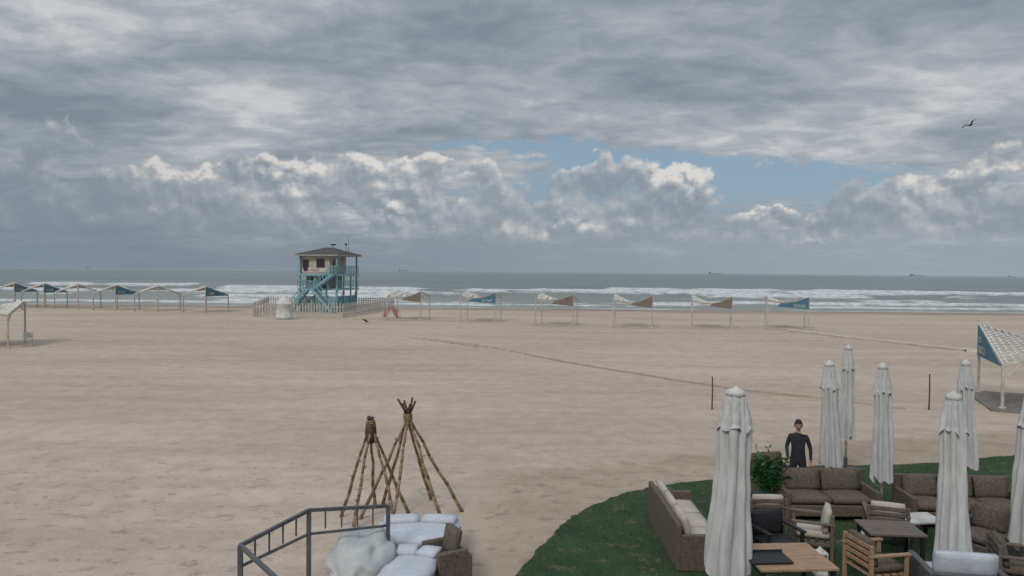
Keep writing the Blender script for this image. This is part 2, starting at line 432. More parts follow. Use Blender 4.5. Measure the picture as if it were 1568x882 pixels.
mb=MB(); mb.box((cx0-0.5,-1.53,3.75),(0.9,0.04,0.8)); mb.box((cx0+0.7,-1.53,3.55),(0.7,0.04,1.4)); mb.obj('lower_openings',M_glass,tw)
fy=cy0-cd/2
mb=MB(); fr=MB()
def win(mbg,mbf,cx_,cz_,w_,h_,face='F'):
    if face=='F':
        mbg.box((cx_,fy-0.01,cz_),(w_,0.03,h_))
        for a in(-1,1): mbf.box((cx_+a*(w_/2+0.03),fy-0.03,cz_),(0.06,0.07,h_+0.12))
        for a in(-1,1): mbf.box((cx_,fy-0.032,cz_+a*(h_/2+0.03)),(w_,0.07,0.06))
    else:
        X0=cx0+cw/2
        mbg.box((X0+0.01,cx_,cz_),(0.03,w_,h_))
        for a in(-1,1): mbf.box((X0+0.03,cx_+a*(w_/2+0.03),cz_),(0.07,0.06,h_+0.12))
        for a in(-1,1): mbf.box((X0+0.032,cx_,cz_+a*(h_/2+0.03)),(0.07,w_,0.06))
win(mb,fr,cx0-1.25,5.75,0.75,0.85); win(mb,fr,cx0+0.75,5.8,1.0,0.95)
win(mb,fr,-1.0,5.75,0.9,0.9,'R')
mb.obj('windows',M_glass,tw); fr.obj('window_frames',M_brown,tw)
mb=MB(); mb.box((cx0+cw/2+0.015,0.75,5.5),(0.05,0.85,1.95)); mb.obj('cabin_door',M_wall2,tw)
mb=MB(); mb.box((cx0,fy-0.05,4.98),(3.4,0.03,0.5)); mb.obj('sign_board',M_whitepaint,tw)
mb=MB(); rs=random.Random(3); glyphs(mb,(cx0-1.5,fy-0.075,4.83),(1,0,0),(0,0,1),(0,-1,0),9,0.27,rs); mb.obj('sign_letters',M_red,tw)
mb=MB(); mb.cyl((cx0-1.25,fy-0.10,5.15),(cx0-1.25,fy-0.04,5.15),0.3,n=18); mb.obj('life_ring',M_glass,tw)
mb=MB()
def rail(a,b_,z,h=1.0,n=None,thick=0.06):
    a=Vector((*a,z));b_=Vector((*b_,z)); n=n or max(2,int((b_-a).length/0.32))
    mb.beam(a+Vector((0,0,h)),b_+Vector((0,0,h)),thick,thick)
    mb.beam(a+Vector((0,0,h*0.5)),b_+Vector((0,0,h*0.5)),thick*0.7,thick*0.7)
    for i in range(n+1):
        p=a.lerp(b_,i/n); mb.beam(p,p+Vector((0,0,h)),0.04,0.04)
Dk=D+0.2
rail((Dk,-Dk),(Dk,Dk),4.5); rail((1.5,-Dk),(Dk,-Dk),4.5); rail((-Dk,-Dk),(-Dk,Dk),4.5); rail((-Dk,Dk),(Dk,Dk),4.5)
rail((-Dk,-Dk),(0.2,-Dk),2.8,0.9); rail((Dk,-Dk),(Dk,Dk),2.8,0.9); rail((-Dk,-Dk),(-Dk,Dk),2.8,0.9)
mb.obj('railings',M_teal,tw)
mb=MB()
def stairs(a,b_,w,wd):
    a=Vector(a);b_=Vector(b_);wd=Vector(wd).normalized()
    n=int(abs(a.z-b_.z)/0.19)
    for sgn in(-1,1):
        mb.beam(a+wd*sgn*w/2,b_+wd*sgn*w/2,0.07,0.28)
        mb.beam(a+wd*sgn*w/2+Vector((0,0,0.95)),b_+wd*sgn*w/2+Vector((0,0,0.95)),0.06,0.07)
        for i in range(7):
            p=a.lerp(b_,i/6)+wd*sgn*w/2; mb.beam(p,p+Vector((0,0,0.95)),0.05,0.05)
    for i in range(n+1):
        p=a.lerp(b_,i/n); mb.beam(p-wd*w/2,p+wd*w/2,0.27,0.05)
stairs((Dk-0.2,-Dk-0.55,4.5),(0.1,-Dk-0.55,2.8),0.85,(0,1,0))
stairs((0.3,-Dk-1.5,2.8),(Dk+0.4,-Dk-1.5,0.1),0.9,(0,1,0))
stairs((-0.9,-Dk-0.55,2.8),(-Dk-0.6,-Dk-0.55,0.1),0.9,(0,1,0))
mb.box((-0.2,-Dk-0.85,2.72),(1.6,2.0,0.12))
mb.obj('zigzag_stairs',M_teal,tw)
mb=MB()
for i in range(26):
    t=-D+0.1+i*(2*D-0.2)/25
    mb.box((t,-D+0.12,0.95),(0.11,0.05,1.9)); mb.box((D-0.12,t,0.95),(0.05,0.11,1.9))
mb.obj('slatted_base_skirt',M_teal,tw)
mb=MB(); rx,ry=2.85,2.9; ez=6.78
def hipv(rx,ry,z): return [(-rx,-ry,z),(rx,-ry,z),(rx,ry,z),(-rx,ry,z)]
mb.add(hipv(rx,ry,ez)+hipv(rx,ry,ez+0.13)+[(-0.5,0,ez+0.98),(0.5,0,ez+0.98)],
 [(3,2,1,0),(0,1,5,4),(1,2,6,5),(2,3,7,6),(3,0,4,7),(4,5,9,8),(5,6,9),(6,7,8,9),(7,4,8)])
mb.obj('hip_roof',M_roof,tw)
mb=MB()
for a,b_ in(((-rx,-ry),(rx,-ry)),((rx,-ry),(rx,ry)),((rx,ry),(-rx,ry)),((-rx,ry),(-rx,-ry))):
    mb.beam((a[0]*1.012,a[1]*1.012,ez-0.02),(b_[0]*1.012,b_[1]*1.012,ez-0.02),0.06,0.16)
mb.obj('roof_fascia',M_wall2,tw)
mb=MB()
mb.cyl((2.5,0.3,6.8),(2.5,0.3,9.1),0.03,0.015,6); mb.cyl((0.6,0,7.7),(0.6,0,8.15),0.03,n=6)
for dx in(-0.25,0,0.25): mb.box((0.6+dx,0,8.1),(0.17,0.2,0.16))
mb.beam((0.3,0,8.05),(0.9,0,8.05),0.04); mb.cyl((2.8,-0.9,6.9),(2.8,-0.9,8.1),0.025,n=6); mb.box((2.8,-0.9,8.1),(0.2,0.2,0.25))
mb.obj('antenna_and_floodlights',M_black,tw)

fe=empty('white_picket_fence',(0,0,-0.03)); mb=MB(); mr=MB()
def fence(a,b_,rs=random.Random(5)):
    a=Vector((*a,0));b_=Vector((*b_,0)); n=int((b_-a).length/0.30)
    an=math.atan2(b_.y-a.y,b_.x-a.x)
    for i in range(n+1):
        p=a.lerp(b_,i/n); h=1.5+rs.uniform(-0.05,0.06)
        m3=Matrix.Rotation(an,3,'Z')@Matrix.Rotation(rs.uniform(-0.03,0.03),3,'Y')
        mb.box(p+Vector((0,0,h/2)),(0.12,0.03,h),mat=m3)
    nr=Vector((math.sin(an),-math.cos(an),0))*-0.035
    for z in(0.35,1.1): mr.beam(a+nr+Vector((0,0,z)),b_+nr+Vector((0,0,z)),0.04,0.08)
fence((-27.1,75.4),(-17.8,75.6)); fence((-17.8,75.6),(-15.3,93)); fence((-27.1,75.4),(-31.5,93)); fence((-31.5,93),(-15.3,93))
mb.obj('pickets',M_post,fe); mr.obj('rails',M_post,fe)

mb=MB(); mb.rev([(0,0.80),(0.25,0.84),(0.3,0.80),(1.45,0.76),(1.5,0.81),(1.6,0.81),(1.66,0.72),(1.95,0.60),(2.15,0.42),(2.2,0.33),(2.34,0.31),(2.38,0.1)],32)
o=mb.obj('white_water_tank',M_whitepaint,None,smooth=False); o.location=(-23.0,72.6,-0.03)
for p in o.data.polygons: p.use_smooth=True

rb=empty('rescue_board_rack',(-12.7,75.5,-0.03),0.1)
mb=MB()
for i,(dx,l) in enumerate([(-0.4,0.3),(0.35,-0.25)]):
    vs=[];n=20
    for sgn in(-0.05,0.05):
        for k in range(n):
            t=2*math.pi*k/n
            lx=0.24*math.cos(t); lz=0.75+0.62*math.sin(t)
            vs.append((dx+lx+(lz-1)*l,sgn+0.12*i,lz*0.85))
    fs=[tuple(range(n)),tuple(range(n,2*n))[::-1]]+[(k,(k+1)%n,n+(k+1)%n,n+k) for k in range(n)]
    mb.add(vs,fs)
mb.obj('boards',M_pink,rb,bevel=0.02)
mb=MB(); mb.beam((-0.9,0.5,0.8),(0.9,0.5,0.8),0.07); mb.box((-0.9,0.5,0.45),(0.07,0.07,0.9)); mb.box((0.9,0.5,0.45),(0.07,0.07,0.9)); mb.obj('rack',M_post,rb)

# ---------------------------------------------------------------- sand ridge + rope + walkway
def strip(name,pts,w,h,mat,seg=6,jit=0.0):
    P=[Vector((*p,0)) for p in pts]; out=[]
    for i in range(len(P)-1):
        p0=P[max(0,i-1)];p1=P[i];p2=P[i+1];p3=P[min(len(P)-1,i+2)]
        for k in range(seg):
            t=k/seg
            out.append(0.5*((2*p1)+(-p0+p2)*t+(2*p0-5*p1+4*p2-p3)*t*t+(-p0+3*p1-3*p2+p3)*t**3))
    out.append(P[-1]); vs=[];fs=[]
    for i,p in enumerate(out):
        d=(out[min(i+1,len(out)-1)]-out[max(i-1,0)]).normalized(); n=Vector((-d.y,d.x,0))
        ww=(w if not callable(w) else w(i/len(out)))*(1+jit*(random.random()-0.5)); hh=(h if not callable(h) else h(i/len(out)))*(1+jit*(random.random()-0.5))
        jj=n*jit*0.15*(random.random()-0.5)
        for a,z in((-0.5,-0.06),(-0.25,hh*0.8),(0,hh),(0.25,hh*0.75),(0.5,-0.06)):
            vs.append(p+jj+n*a*ww+Vector((0,0,z)))
    for i in range(len(out)-1):
        for k in range(4): q=i*5+k; fs.append((q,q+1,q+6,q+5))
    mb=MB(); mb.add(vs,fs); return mb.obj(name,mat,None,smooth=True)
M_ridge=pmat('dark_sand_ridge',(0.36,0.288,0.232),0.95,0.18,2,bump=0.6,bscale=12)  # ridge sand in a darker tone than the beach around it
M_ridge2=pmat('pale_rope',(0.34,0.275,0.225),0.95,0.15,5)
strip('sand_track_ridge',[(-10.5,55.8),(-7,53),(-3.85,50.2),(-1.2,46.8),(0.9,43.3)],lambda t:0.20+0.26*math.sin(t*math.pi),lambda t:0.03+0.05*t,M_ridge,14,0.7)
strip('beach_boundary_rope',[(0.9,43.3),(3.1,39.8),(5.5,36.4),(9.1,31.7),(12.3,29.0),(14.7,26.7)],0.06,0.05,M_ridge2,14,0.4)
strip('beach_walkway',[(25.0,64.5),(26.3,61),(27.1,57.8),(29.0,53),(31.1,48.3),(33,46)],0.9,0.08,M_path,10,0.1)
strip('sand_track_ridge',[(24.5,63.5),(25.6,60.5),(26.6,57.0),(28.3,53),(30.4,48)],0.35,0.08,M_ridge,10,0.4)
for (x,y,h) in((7.42,26.4,1.18),(15.6,26.7,1.3)):
    mb=MB(); mb.cyl((0,0,-0.1),(0.01,0,h*0.55),0.028,0.025,8); mb.cyl((0.01,0,h*0.55),(0.0,0,h),0.025,0.022,8); mb.cyl((0,0,h),(0,0,h+0.02),0.033,0.03,8)
    o=mb.obj('rope_post',M_branchd,None,smooth=False); o.location=(x,y,0)

# ---------------------------------------------------------------- turf
edge=[(-0.6,7.5),(-0.3,10),(0.17,11.8),(0.8,13.3),(1.27,14.4),(2.2,15.6),(3.55,16.6),(5.5,17.3),(7.9,18.4),(9.5,18.5),(11.4,18.9),(14,19.7),(18,20.4),(22,18),(22,8),(10,5),(2,5)]
def smooth_poly(P,seg=8):
    n=len(P); out=[]
    for i in range(n):
        p0,p1,p2,p3=[Vector(P[(i+k)%n]) for k in(-1,0,1,2)]
        for k in range(seg):
            t=k/seg; out.append(0.5*((2*p1)+(-p0+p2)*t+(2*p0-5*p1+4*p2-p3)*t*t+(-p0+3*p1-3*p2+p3)*t**3))
    return out
poly=smooth_poly(edge)
poly=[p+Vector((random.uniform(-.04,.04),random.uniform(-.04,.04))) for p in poly]
m,nt,b=new_mat('green_turf'); N=nt.nodes; L=nt.links; geo=N.new('ShaderNodeNewGeometry')
ca=ramp(nz(0.9,5,0.65),[(0.3,(0.036,0.066,0.034)),(0.7,(0.062,0.102,0.052))])
cb=ramp(nz(45,3,0.8),[(0.3,(0.55,0.55,0.55)),(0.7,(1.35,1.35,1.3))])
cc=mixc(1.0,ca,cb,'MULTIPLY')
sandf=mm('MULTIPLY',mm('GREATER_THAN',nz(2.0,6,0.8),0.60),0.38)
cc=mixc(sandf,cc,(0.25,0.2,0.14))
L.new(cc,b.inputs['Base Color']); b.inputs['Roughness'].default_value=0.9; b.inputs['Specular IOR Level'].default_value=0.15
bp=N.new('ShaderNodeBump'); bp.inputs['Strength'].default_value=0.9; bp.inputs['Distance'].default_value=0.02
L.new(nz(70,3,0.7),bp.inputs['Height']); L.new(bp.outputs[0],b.inputs['Normal'])
TZ=0.075
mb=MB(); n=len(poly)
mb.add([(p.x,p.y,TZ) for p in poly]+[(p.x,p.y,-0.12) for p in poly],[tuple(range(n))]+[(i,(i+1)%n,n+(i+1)%n,n+i) for i in range(n)])
turf=mb.obj('turf_lawn',m,None)
def inside(x,y):
    c=False; j=n-1
    for i in range(n):
        a=poly[i];b_=poly[j]
        if (a.y>y)!=(b_.y>y) and x<(b_.x-a.x)*(y-a.y)/(b_.y-a.y)+a.x: c=not c
        j=i
    return c
mb=MB()
cnt=0
while cnt<26000:
    x=random.uniform(-0.6,14); y=random.uniform(9.5,20)
    if not inside(x,y): continue
    cnt+=1
    a=random.uniform(0,6.28); w=0.008; h=random.uniform(0.02,0.055); lx=random.uniform(-.02,.02); ly=random.uniform(-.02,.02)
    o_=len(mb.v); mb.v+=[(x-w*math.cos(a),y-w*math.sin(a),TZ-0.002),(x+w*math.cos(a),y+w*math.sin(a),TZ-0.002),(x+lx,y+ly,TZ+h)]; mb.f.append((o_,o_+1,o_+2))
M_blade=pmat('grass_blades',(0.055,0.10,0.043),0.8,0.35,3)
mb.obj('grass_blades',M_blade,turf)

# ---------------------------------------------------------------- umbrellas
def umbrella(x,y,h=3.2,sc=1.0,lean=(0,0),bottom=1.0,ph=0.0):
    e=empty('closed_patio_umbrella',(x,y,TZ)); e.rotation_euler=(lean[1],lean[0],ph)
    mb=MB()
    def body(z0,z1,prof,fold,k,seedk,hemamp):
        n=72; rows=40; vs=[];fs=[]
        for j in range(rows+1):
            t=j/rows; z=z0+(z1-z0)*t
            for a in range(len(prof)-1):
                if prof[a][0]<=t<=prof[a+1][0]:
                    q=(t-prof[a][0])/(prof[a+1][0]-prof[a][0]); q=q*q*(3-2*q); r=prof[a][1]*(1-q)+prof[a+1][1]*q; break
            for i in range(n):
                th=2*math.pi*i/n
                fo_=abs(math.sin(k*th/2+seedk+0.35*math.sin(z*1.3+seedk)+0.5*math.sin(th*2+seedk)))
                nn=mnoise.noise(Vector((math.cos(th)*1.6,math.sin(th)*1.6,z*0.9+seedk*5)))
                rr=r*sc*(1-fold+fold*fo_*1.5+0.28*nn*min(1,t*3))
                hem=hemamp*(mnoise.noise(Vector((math.cos(th)*2,math.sin(th)*2,seedk)))*2+0.3*math.sin(k*th+seedk))*max(0,(t-0.85)/0.15)
                vs.append((rr*math.cos(th),rr*math.sin(th),z+hem))
        for j in range(rows):
            for i in range(n): fs.append((j*n+i,j*n+(i+1)%n,(j+1)*n+(i+1)%n,(j+1)*n+i))
        mb.add(vs,fs)
    body(h-0.06,bottom,[(0,0.12),(0.10,0.15),(0.22,0.19),(0.30,0.185),(0.40,0.18),(0.55,0.205),(0.8,0.24),(1,0.25)],0.30,8,ph+1,0.08)
    body(h-0.02,h-0.55,[(0,0.10),(0.25,0.135),(0.8,0.19),(1.0,0.215)],0.16,8,ph,0.05)
    mb.obj('folded_canopy_cloth',M_umb,e,smooth=True)
    mb=MB(); mb.rev([(h-0.07,0.12*sc),(h-0.02,0.125*sc),(h+0.02,0.10*sc),(h+0.045,0.04),(h+0.07,0.02)],16); mb.obj('top_cap',M_whitepaint,e,smooth=True)
    mb=MB(); mb.cyl((0,0,0),(0,0,h-0.1),0.028,n=12); mb.obj('pole',M_whitepaint,e,smooth=True)
    mb=MB(); mb.box((0,0,0.05),(0.6,0.6,0.09)); mb.cyl((0,0,0.09),(0,0,0.4),0.045,n=12); mb.obj('weighted_base',M_grey,e,bevel=0.02)
umbrella(3.20,10.5,3.20,1.15,lean=(0.035,0.0),bottom=0.5,ph=0.3)
umbrella(6.72,10.8,3.10,0.90,lean=(0.045,0.0),bottom=0.5,ph=1.3)
umbrella(7.50,14.4,3.10,0.78,lean=(0.01,0.0),bottom=0.8,ph=2.1)
umbrella(8.35,17.8,3.12,0.72,lean=(0.02,0.0),bottom=0.85,ph=0.9)
umbrella(6.98,15.5,3.0,0.85,lean=(0.03,0.01),bottom=0.8,ph=2.8)
umbrella(9.6,15.0,3.1,0.75,lean=(0.03,0.0),bottom=0.9,ph=1.9)
umbrella(8.30,11.5,3.05,0.85,lean=(0.03,0.0),bottom=0.6,ph=0.1)

# ---------------------------------------------------------------- furniture
def cushion(mb,c,d,rot=0.0):
    nx=6;vs=[];fs=[]
    m3=rot if isinstance(rot,Matrix) else Matrix.Rotation(rot,3,'Z')
    for side in(1,-1):
        o_=len(vs)
        for j in range(nx+1):
            for i in range(nx+1):
                a=i/nx*2-1;b_=j/nx*2-1
                z=side*(0.5*d[2])*(0.55+0.45*(1-abs(a)**3)*(1-abs(b_)**3))
                e_=1-0.03*(abs(a*b_))
                vs.append(m3@Vector((a*d[0]/2*e_,b_*d[1]/2*e_,z))+Vector(c))
        for j in range(nx):
            for i in range(nx):
                q=o_+j*(nx+1)+i; f=(q,q+1,q+nx+2,q+nx+1); fs.append(f if side==1 else f[::-1])
    K=(nx+1)**2
    rim=[i for i in range(nx)]+[i*(nx+1)+nx for i in range(nx)]+[nx*(nx+1)+nx-i for i in range(nx)]+[(nx-i)*(nx+1) for i in range(nx)]
    for i in range(len(rim)):
        a=rim[i];b_=rim[(i+1)%len(rim)]; fs.append((a,a+K,b_+K,b_))
    mb.add(vs,fs)
def sofa(name,x,y,rot,w=0.8,d=0.8,seatmat=None,frame=None,nseat=1,backh=0.78,z=TZ):
    e=empty(name,(x,y,z),rot); frame=frame or M_wicker; seatmat=seatmat or M_cush
    mb=MB()
    mb.box((0,0,0.21),(w,d,0.22))
    for sx_ in(-1,1):
        for sy_ in(-1,1): mb.box((sx_*(w/2-0.04),sy_*(d/2-0.04),0.05),(0.06,0.06,0.1))
        mb.box((sx_*(w/2+0.05),0,0.30),(0.10,d+0.02,0.60))
    mb.box((0,d/2+0.04,backh/2),(w+0.2,0.09,backh))
    mb.obj('frame',frame,e,bevel=0.02)
    mb=MB()
    for k in range(nseat):
        cw_=w/nseat; cxx=-w/2+cw_*(k+0.5)
        cushion(mb,(cxx,-0.02,0.40),(cw_-0.02,d-0.08,0.17))
        cushion(mb,(cxx,d/2-0.12,0.66),(cw_-0.05,0.42,0.16),Matrix.Rotation(R(78),3,'X'))
    mb.obj('cushions',seatmat,e,smooth=True)
    return e
def table(name,x,y,rot,w,d,h,top,legs=None,z=TZ):
    e=empty(name,(x,y,z),rot); mb=MB()
    n=max(3,int(d/0.12)); 
    for k in range(n): mb.box((0,-d/2+d*(k+0.5)/n,h-0.02),(w,d/n-0.008,0.035))
    mb.obj('table_top',top,e,bevel=0.004)
    mb=MB()
    for sx_ in(-1,1):
        for sy_ in(-1,1): mb.box((sx_*(w/2-0.06),sy_*(d/2-0.06),(h-0.04)/2),(0.055,0.055,h-0.04))
        mb.box((sx_*(w/2-0.06),0,h-0.075),(0.04,d-0.18,0.06))
    mb.obj('legs',legs or M_black,e)
    return e
def wchair(x,y,rot,mat=M_wood,cm=M_cush,z=TZ):
    e=empty('wooden_armchair',(x,y,z),rot); mb=MB()
    for sx_ in(-1,1):
        mb.box((sx_*0.32,-0.3,0.31),(0.05,0.06,0.62)); mb.box((sx_*0.32,0.30,0.40),(0.05,0.06,0.80))
        mb.box((sx_*0.32,-0.01,0.64),(0.08,0.70,0.035)); mb.box((sx_*0.32,0,0.28),(0.04,0.56,0.06))
    for k in range(5): mb.box((0,-0.26+k*0.13,0.32),(0.59,0.09,0.025))
    for k in range(4): mb.box((0,0.30,0.46+k*0.10),(0.58,0.025,0.07))
    mb.obj('frame',mat,e,bevel=0.008)
    mb=MB(); cushion(mb,(0,-0.02,0.41),(0.56,0.58,0.14)); cushion(mb,(0,0.22,0.65),(0.56,0.42,0.14),Matrix.Rotation(R(80),3,'X')); mb.obj('cushions',cm,e,smooth=True)
    return e
M_dwood=pmat('dark_stained_wood',(0.15,0.12,0.10),0.6,0.2,6,stretch=(1,8,1))
sofa('wicker_sofa',3.22,13.0,R(90),2.3,0.75,nseat=3)
table('wooden_dining_table',4.1,10.6,R(4),1.15,1.0,0.74,M_wood)
mb=MB(); mb.box((3.78,10.45,TZ+0.765),(0.62,0.42,0.02),rot=R(4)); mb.box((3.78,10.66,TZ+0.785),(0.62,0.02,0.03),rot=R(4)); mb.obj('black_serving_tray',M_black,None,bevel=0.004)
wchair(4.75,13.4,R(180),M_dwood); wchair(5.35,12.6,R(-110),M_dwood,M_cush); wchair(4.5,12.1,R(15),M_black,M_black)
sofa('wicker_sofa',6.45,14.6,R(0),1.7,0.8,M_wicker,nseat=2,backh=0.85)
sofa('wicker_sofa',9.0,14.2,R(-3),2.1,0.8,M_wicker,nseat=3,backh=0.85)
sofa('wicker_armchair',10.8,14.0,R(-10),0.8,0.8,M_wicker,backh=0.85)
sofa('wicker_armchair',5.9,16.0,R(15),0.8,0.8,M_wicker,backh=0.8)
table('coffee_table',7.55,13.2,R(6),0.75,0.55,0.45,M_whitepaint)
wchair(6.85,13.0,R(160),M_dwood); 
table('wooden_dining_table',6.35,11.9,R(-5),0.9,0.7,0.72,M_dwood)
sofa('white_lounge_seat',6.75,10.75,R(170),0.9,0.8,M_white,frame=M_grey,backh=0.6)
sofa('wicker_armchair',8.3,12.4,R(-60),0.75,0.75,M_wicker)
wchair(9.2,12.3,R(-20),M_dwood); wchair(7.9,11.1,R(70),M_dwood,M_wicker); wchair(5.75,11.2,R(100),M_wood,M_wicker)
mb=MB(); mb.box((0,0,0.02),(0.2,0.2,0.04)); mb.box((0,0,0.36),(0.2,0.2,0.03))
for a in(-1,1):
    for c_ in(-1,1): mb.box((a*0.085,c_*0.085,0.19),(0.02,0.02,0.31))
mb.cyl((0,0,0.04),(0,0,0.18),0.045,n=12); mb.rev([(0.375,0.09),(0.42,0.05),(0.46,0.01)],4)
o=mb.obj('garden_lantern',M_whitepaint,None); o.location=(5.1,11.7,TZ)
mb=MB(); mb.rev([(0,0.03),(0.02,0.09),(0.1,0.125),(0.18,0.09),(0.22,0.02)],16); o=mb.obj('globe_garden_lamp',M_whitepaint,None,smooth=True); o.location=(6.45,13.15,TZ)

pl=empty('potted_plant',(5.35,14.9,TZ)); mb=MB(); mb.rev([(0,0.16),(0.3,0.22),(0.33,0.24),(0.35,0.22),(0.33,0.2)],20); mb.obj('pot',M_grey,pl,smooth=True)
mb=MB(); sm=MB()
for k in range(40):
    a=random.uniform(0,6.28); ln=random.uniform(0.35,0.95); sp_=random.uniform(0.1,0.58)
    p0=Vector((0,0,0.3)); p1=Vector((math.cos(a)*sp_*0.5,math.sin(a)*sp_*0.5,0.3+ln*0.6)); p2=Vector((math.cos(a)*sp_,math.sin(a)*sp_,0.3+ln))
    sm.tube([p0,p1,p2],[0.012,0.009,0.004],5)
    for q in range(26):
        t=random.uniform(0.25,1); p=(p0.lerp(p1,t*2) if t<.5 else p1.lerp(p2,t*2-1))
        d=Vector((random.uniform(-1,1),random.uniform(-1,1),random.uniform(-.3,.8))).normalized()
        s_=d.cross(Vector((random.random(),random.random(),random.random()))).normalized()*0.025; l_=d*random.uniform(0.07,0.13)
        mb.add([p,p+l_*0.5+s_,p+l_,p+l_*0.5-s_],[(0,1,2,3)])
mb.obj('leaves',M_leaf,pl); sm.obj('stems',M_leaf,pl)

# ---------------------------------------------------------------- tipi frames
def tipi(x,y,apex_h,r,n,tip,rot0,apex_off=(0,0),dark=False,feet=None):
    e=empty('wooden_tipi_frame',(x,y,-0.03)); mb=MB(); tp=MB(); rs=random.Random(int(x*31)+n)
    A=Vector((apex_off[0],apex_off[1],apex_h))
    for k in range(n):
        a=rot0+2*math.pi*k/n
        f=Vector((r*math.cos(a),r*math.sin(a),0))
        off=Vector((math.cos(a+1.6),math.sin(a+1.6),0))*0.035
        d=(A-f).normalized()
        end=A+off+d*tip*rs.uniform(0.8,1.15)
        pts=[];rr=[]
        for s_ in range(9):
            t=s_/8; p=f.lerp(end,t)+Vector((rs.uniform(-1,1),rs.uniform(-1,1),0))*0.018*math.sin(t*math.pi)*1.5
            pts.append(p); rr.append(0.038-0.016*t)
        mb.tube(pts[:8],rr[:8],8); tp.tube(pts[7:],rr[7:],8)
        for q in range(5):
            t=rs.uniform(0.15,0.9); p=f.lerp(end,t); dd=Vector((rs.uniform(-1,1),rs.uniform(-1,1),rs.uniform(0,1))).normalized()
            mb.cyl(p,p+dd*rs.uniform(0.05,0.14),0.012,0.006,5)
    for q in range(4): mb.rev([(-0.015,0.085),(0,0.1),(0.015,0.085)],12,c=(A.x,A.y,A.z-0.06+q*0.035))
    mb.obj('poles',M_branch,e,smooth=True); tp.obj('pole_tips',M_branchd,e,smooth=True)
    if dark:
        w=MB(); w.rev([(-0.40,0.07),(-0.2,0.11),(0,0.09),(0.06,0.06)],14,c=tuple(A),fold=0.12,k=5); w.obj('fabric_wrap',M_branchd,e,smooth=True)
    return e
tipi(-2.0,14.6,2.05,1.05,6,0.36,0.25,(-0.10,0))
tipi(-2.72,14.4,1.95,0.72,5,0.16,0.5,(-0.10,0),dark=True)

# ---------------------------------------------------------------- left lounge group
e=empty('metal_lounge_frame',(0,0,-0.03)); mb=MB()
P=[(-3.78,10.0,1.15),(-3.10,11.0,1.32),(-1.98,11.6,1.20),(-2.9,8.9,1.15)]
for (x,y,z) in P: mb.box((x,y,z/2),(0.06,0.06,z))
mb.beam(P[0],P[1],0.05,0.05); mb.beam(P[1],P[2],0.05,0.05); mb.beam(P[0],P[3],0.05,0.05)
mb.beam((-3.78,10.0,0.85),(-3.10,11.0,0.95),0.035,0.035); mb.beam((-3.10,11.0,0.95),(-1.98,11.6,0.88),0.035,0.035)
for k in range(1,5):
    a=Vector(P[0]).lerp(Vector(P[1]),k/5); mb.beam(a,a-Vector((0,0,0.3)),0.022,0.022)
    a=Vector(P[1]).lerp(Vector(P[2]),k/5); mb.beam(a,a-Vector((0,0,0.3)),0.022,0.022)
mb.obj('rails_and_posts',M_grey,e)
def daybed(x,y,rot,w,l,h=0.34):
    e=empty('white_daybed',(x,y,-0.02),rot); mb=MB()
    mb.box((0,0,h-0.08),(w,l,0.09))
    for a in(-1,1):
        for c_ in(-1,1): mb.box((a*(w/2-.06),c_*(l/2-.06),(h-.12)/2),(0.07,0.07,h-0.12))
    mb.obj('base',M_wicker,e,bevel=0.01)
    mb=MB(); cushion(mb,(0,0,h+0.06),(w-0.02,l-0.02,0.2)); 
    mb.obj('mattress',M_white,e,smooth=True)
    mb=MB(); cushion(mb,(-w*0.22,l*0.36,h+0.17),(w*0.42,0.35,0.12),0.1); cushion(mb,(w*0.24,l*0.35,h+0.17),(w*0.42,0.35,0.12),-0.15); mb.obj('pillows',M_white,e,smooth=True)
daybed(-1.62,12.55,R(3),1.5,1.15); daybed(-1.55,10.95,R(-8),0.8,1.5)
mb=MB(); vs=[];fs=[];n=40;mrow=24
for j in range(mrow+1):
    ph=math.pi*j/mrow
    for i in range(n):
        th=2*math.pi*i/n
        r=0.52*math.sin(ph)**0.8; z=0.42-0.42*math.cos(ph)
        q=Vector((math.cos(th)*math.sin(ph),math.sin(th)*math.sin(ph),math.cos(ph)))
        cr=abs(mnoise.noise(q*4.5+Vector((5,2,1))))
        dn=1+0.22*mnoise.noise(q*2.2)+0.16*cr
        vs.append((r*dn*math.cos(th),r*dn*math.sin(th)*1.35+0.25*(z-0.4),z*(0.95+0.3*mnoise.noise(q*1.5+Vector((3,1,2)))+0.12*cr)))
for j in range(mrow):
    for i in range(n): fs.append((j*n+i,j*n+(i+1)%n,(j+1)*n+(i+1)%n,(j+1)*n+i))
mb.add(vs,fs); M_bag=pmat('grey_white_beanbag',(0.44,0.46,0.46),0.9,0.1,3,bump=0.8,bscale=6)
o=mb.obj('crumpled_beanbag',M_bag,None,smooth=True,sub=1); o.location=(-2.35,11.4,-0.05)
sofa('wicker_armchair',-1.05,11.5,R(-60),0.5,0.5,M_wicker,backh=0.5,z=-0.02)

